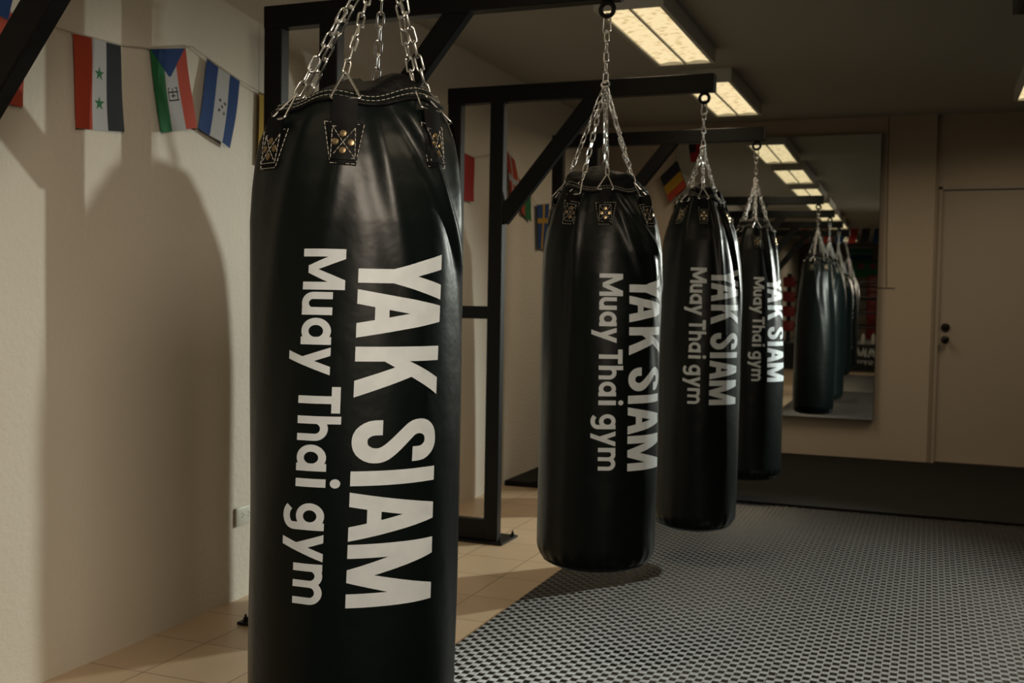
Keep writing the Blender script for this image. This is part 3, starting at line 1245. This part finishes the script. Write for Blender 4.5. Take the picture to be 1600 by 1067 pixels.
def string(pts, label, end=None):
    m = MB()
    m.tube(pts, .0017, 5)
    return tag(m.build('flag_string', STRING, None, True), label, 'string')


def smooth_path3(pts, sub=6):
    out = []
    P = [pts[0]] + list(pts) + [pts[-1]]
    for i in range(1, len(P) - 2):
        for k in range(sub):
            t = k / sub
            p0, p1, p2, p3 = [np.array(P[i + d]) for d in (-1, 0, 1, 2)]
            out.append(tuple(0.5 * ((2 * p1) + (p2 - p0) * t + (2 * p0 - 5 * p1 + 4 * p2 - p3) * t * t + (-p0 + 3 * p1 - 3 * p2 + p3) * t ** 3)))
    out.append(tuple(pts[-1]))
    return out


string([W3(1.6, 2.12), W3(2.20, 2.022), W3(2.44, 2.004), W3(2.618, 2.006), W3(2.828, 2.014), W3(2.967, 2.034), W3(3.192, 2.090), W3(3.273, 2.066, .006), W3(3.471, 2.023, .006), W3(3.604, 2.0, .01), W3(3.81, 1.994, .01),
        W3(4.6, 2.02), W3(5.56, 2.029), W3(5.745, 2.019), W3(6.0, 2.07), W3(6.20, 2.134), W3(6.38, 2.084), W3(6.46, 1.984), W3(6.69, 1.888), W3(6.815, 1.838), W3(7.06, 1.868), W3(7.8, 2.03), (fx + .02, ZB - .16, 2.06)],
       'thin string carrying the flags along the left wall')
string([(fx + .02, ZB - .15, 2.06), (-2.225, E3, 2.101), (-2.165, E3, 2.108), (-2.055, E3, 2.201), (-1.925, E3, 2.328), (-1.835, E3, 2.478), (-1.69, E3, 2.503), (-1.2, E3, 2.58)],
       'thin string carrying the far flags across the back wall')

# ------------------------------------------------------------------ boxing ring behind the camera (seen in the mirror)
RX0, RX1, RY1, RY0, RZ = -2.42, 2.0, -3.98, -7.7, 0.52
t = thing('boxing_ring', 'black boxing ring with red corners, seen in the mirror', 'boxing ring', (RX0, RY1, 0))
O = Vector((RX0, RY1, 0))
m = MB(); m.box((0, RY0 - RY1, .001), (RX1 - RX0, 0, RZ - .03)); m.build('apron', RINGBLK, t)
m = MB(); m.box((-.02, RY0 - RY1, RZ - .03), (RX1 - RX0 + .02, .02, RZ), bev=.008); m.build('canvas', CANVAS, t)
for px in (.10, RX1 - RX0 - .10):
    for py in (-.12, RY0 - RY1 + .12):
        m = MB(); m.lathe([(.045, RZ), (.045, RZ + 1.30)], (px, py, 0), n=14)
        m.build('corner_post', RINGBLK, t, 'auto')
        m = MB()
        for z in (.30, .58, .86, 1.14):
            m.box((px - .11, py - .08, RZ + z - .10), (px + .11, py + .09, RZ + z + .10), bev=.03)
        m.build('corner_pad', RED, t, 'auto')
for z in (.30, .58, .86, 1.14):
    for (a, c) in (((.1, -.12), (RX1 - RX0 - .1, -.12)), ((.1, RY0 - RY1 + .12), (RX1 - RX0 - .1, RY0 - RY1 + .12)), ((.1, -.12), (.1, RY0 - RY1 + .12)), ((RX1 - RX0 - .1, -.12), (RX1 - RX0 - .1, RY0 - RY1 + .12))):
        m = MB(); m.tube([(*a, RZ + z), (*c, RZ + z)], .016, 8); m.build('rope', RINGBLK, t, True)
m = MB()
sc_ = 1.15 / 555
emit_glyphs(m, big_glyphs()[0], lambda l, h: (2.49 - l * sc_, .004, .28 + h * .00125), 40)
m.build('large_lettering', PRINT, t)
m = MB()
emit_glyphs(m, small_glyphs()[0], lambda l, h: (2.49 - l * sc_, .004, .16 + h * .00125), 40)
m.build('small_lettering', PRINT, t)
for k, (bx_, lb) in enumerate(((-.94, 'white water bottle on the ring edge, left one in the mirror'), (-.76, 'white water bottle on the ring edge, right one in the mirror'))):
    m = MB(); m.lathe([(.035, 0), (.038, .01), (.038, .13), (.030, .16), (.014, .18), (.014, .20)], (0, 0, 0), n=14)
    tag(m.build('water_bottle', mat('white_plastic', (.8, .8, .78), .3), None, 'auto', loc=(bx_, RY1 - .03, RZ)), lb, 'bottle', 'bottles on the ring edge')
# red pad, green banner and pennants on the wall behind the ring
m = MB(); m.box((-.20, 0, 0), (.20, .12, 1.9), bev=.04)
tag(m.build('wall_pad', RED, None, 'auto', loc=(-.84, YF + .001, .02)), 'tall red pad on the wall behind the ring, in the mirror', 'wall pad')
GREENB = mat('green_banner_cloth', (.02, .20, .05), .7)
m = MB()
m.grid(lambda u, v: (-.24 + .48 * u, .02 + .006 * math.sin(9 * u), -.15 + .30 * v), 12, 12)
for j in range(len(m.f)):
    r_ = j // 12
    m.mi[j] = 0 if r_ in (10, 11) else (1 if r_ in (6, 7, 8, 9) else (2 if r_ in (4, 5) else 3))
tag(m.build('striped_banner', [FM['white'], GREENB, mat('banner_teal', (.12, .25, .2), .7), FM['navy']], None, False, loc=(-1.19, YF + .01, 2.41)), 'green, white and dark striped banner behind the ring, in the mirror', 'banner')
m = MB()
m.grid(lambda u, v: (-.32 + .64 * u, .015, -.19 + .38 * v), 10, 6)
for j in range(len(m.f)):
    r_, c_ = j // 10, j % 10
    m.mi[j] = 1 if (c_ in (2, 3, 6, 7) and r_ in (3, 4)) else 0
tag(m.build('green_board', [GREENB, RED], None, False, loc=(-1.06, YF + .01, 2.06)), 'green board with red squares behind the ring, in the mirror', 'board')
for k in range(7):
    cx = -2.02 + k * .205
    cols = ['crimson', 'black', 'red', 'navy', 'crimson', 'black', 'navy']
    cn = cols[k]
    names = ['first', 'second', 'third', 'fourth', 'fifth', 'sixth', 'seventh']
    Yp = -2.6
    sl = .10
    o = flag('flag', f'dark pennant flag hung before the ring, {names[k]} from the left wall', [(cx + .04, Yp, 2.565), (cx + .175, Yp, 2.57), (cx + .135, Yp, 2.32), (cx, Yp, 2.315)], lambda u, v, cn=cn: cn, 'y', 10, 12)
    o['group'] = 'pennant flags before the ring'
string([(-2.50, -2.6, 2.59), (-1.98, -2.6, 2.568), (-.62, -2.6, 2.575), (5.19, -2.6, 2.60)], 'thin string carrying the pennants before the ring')
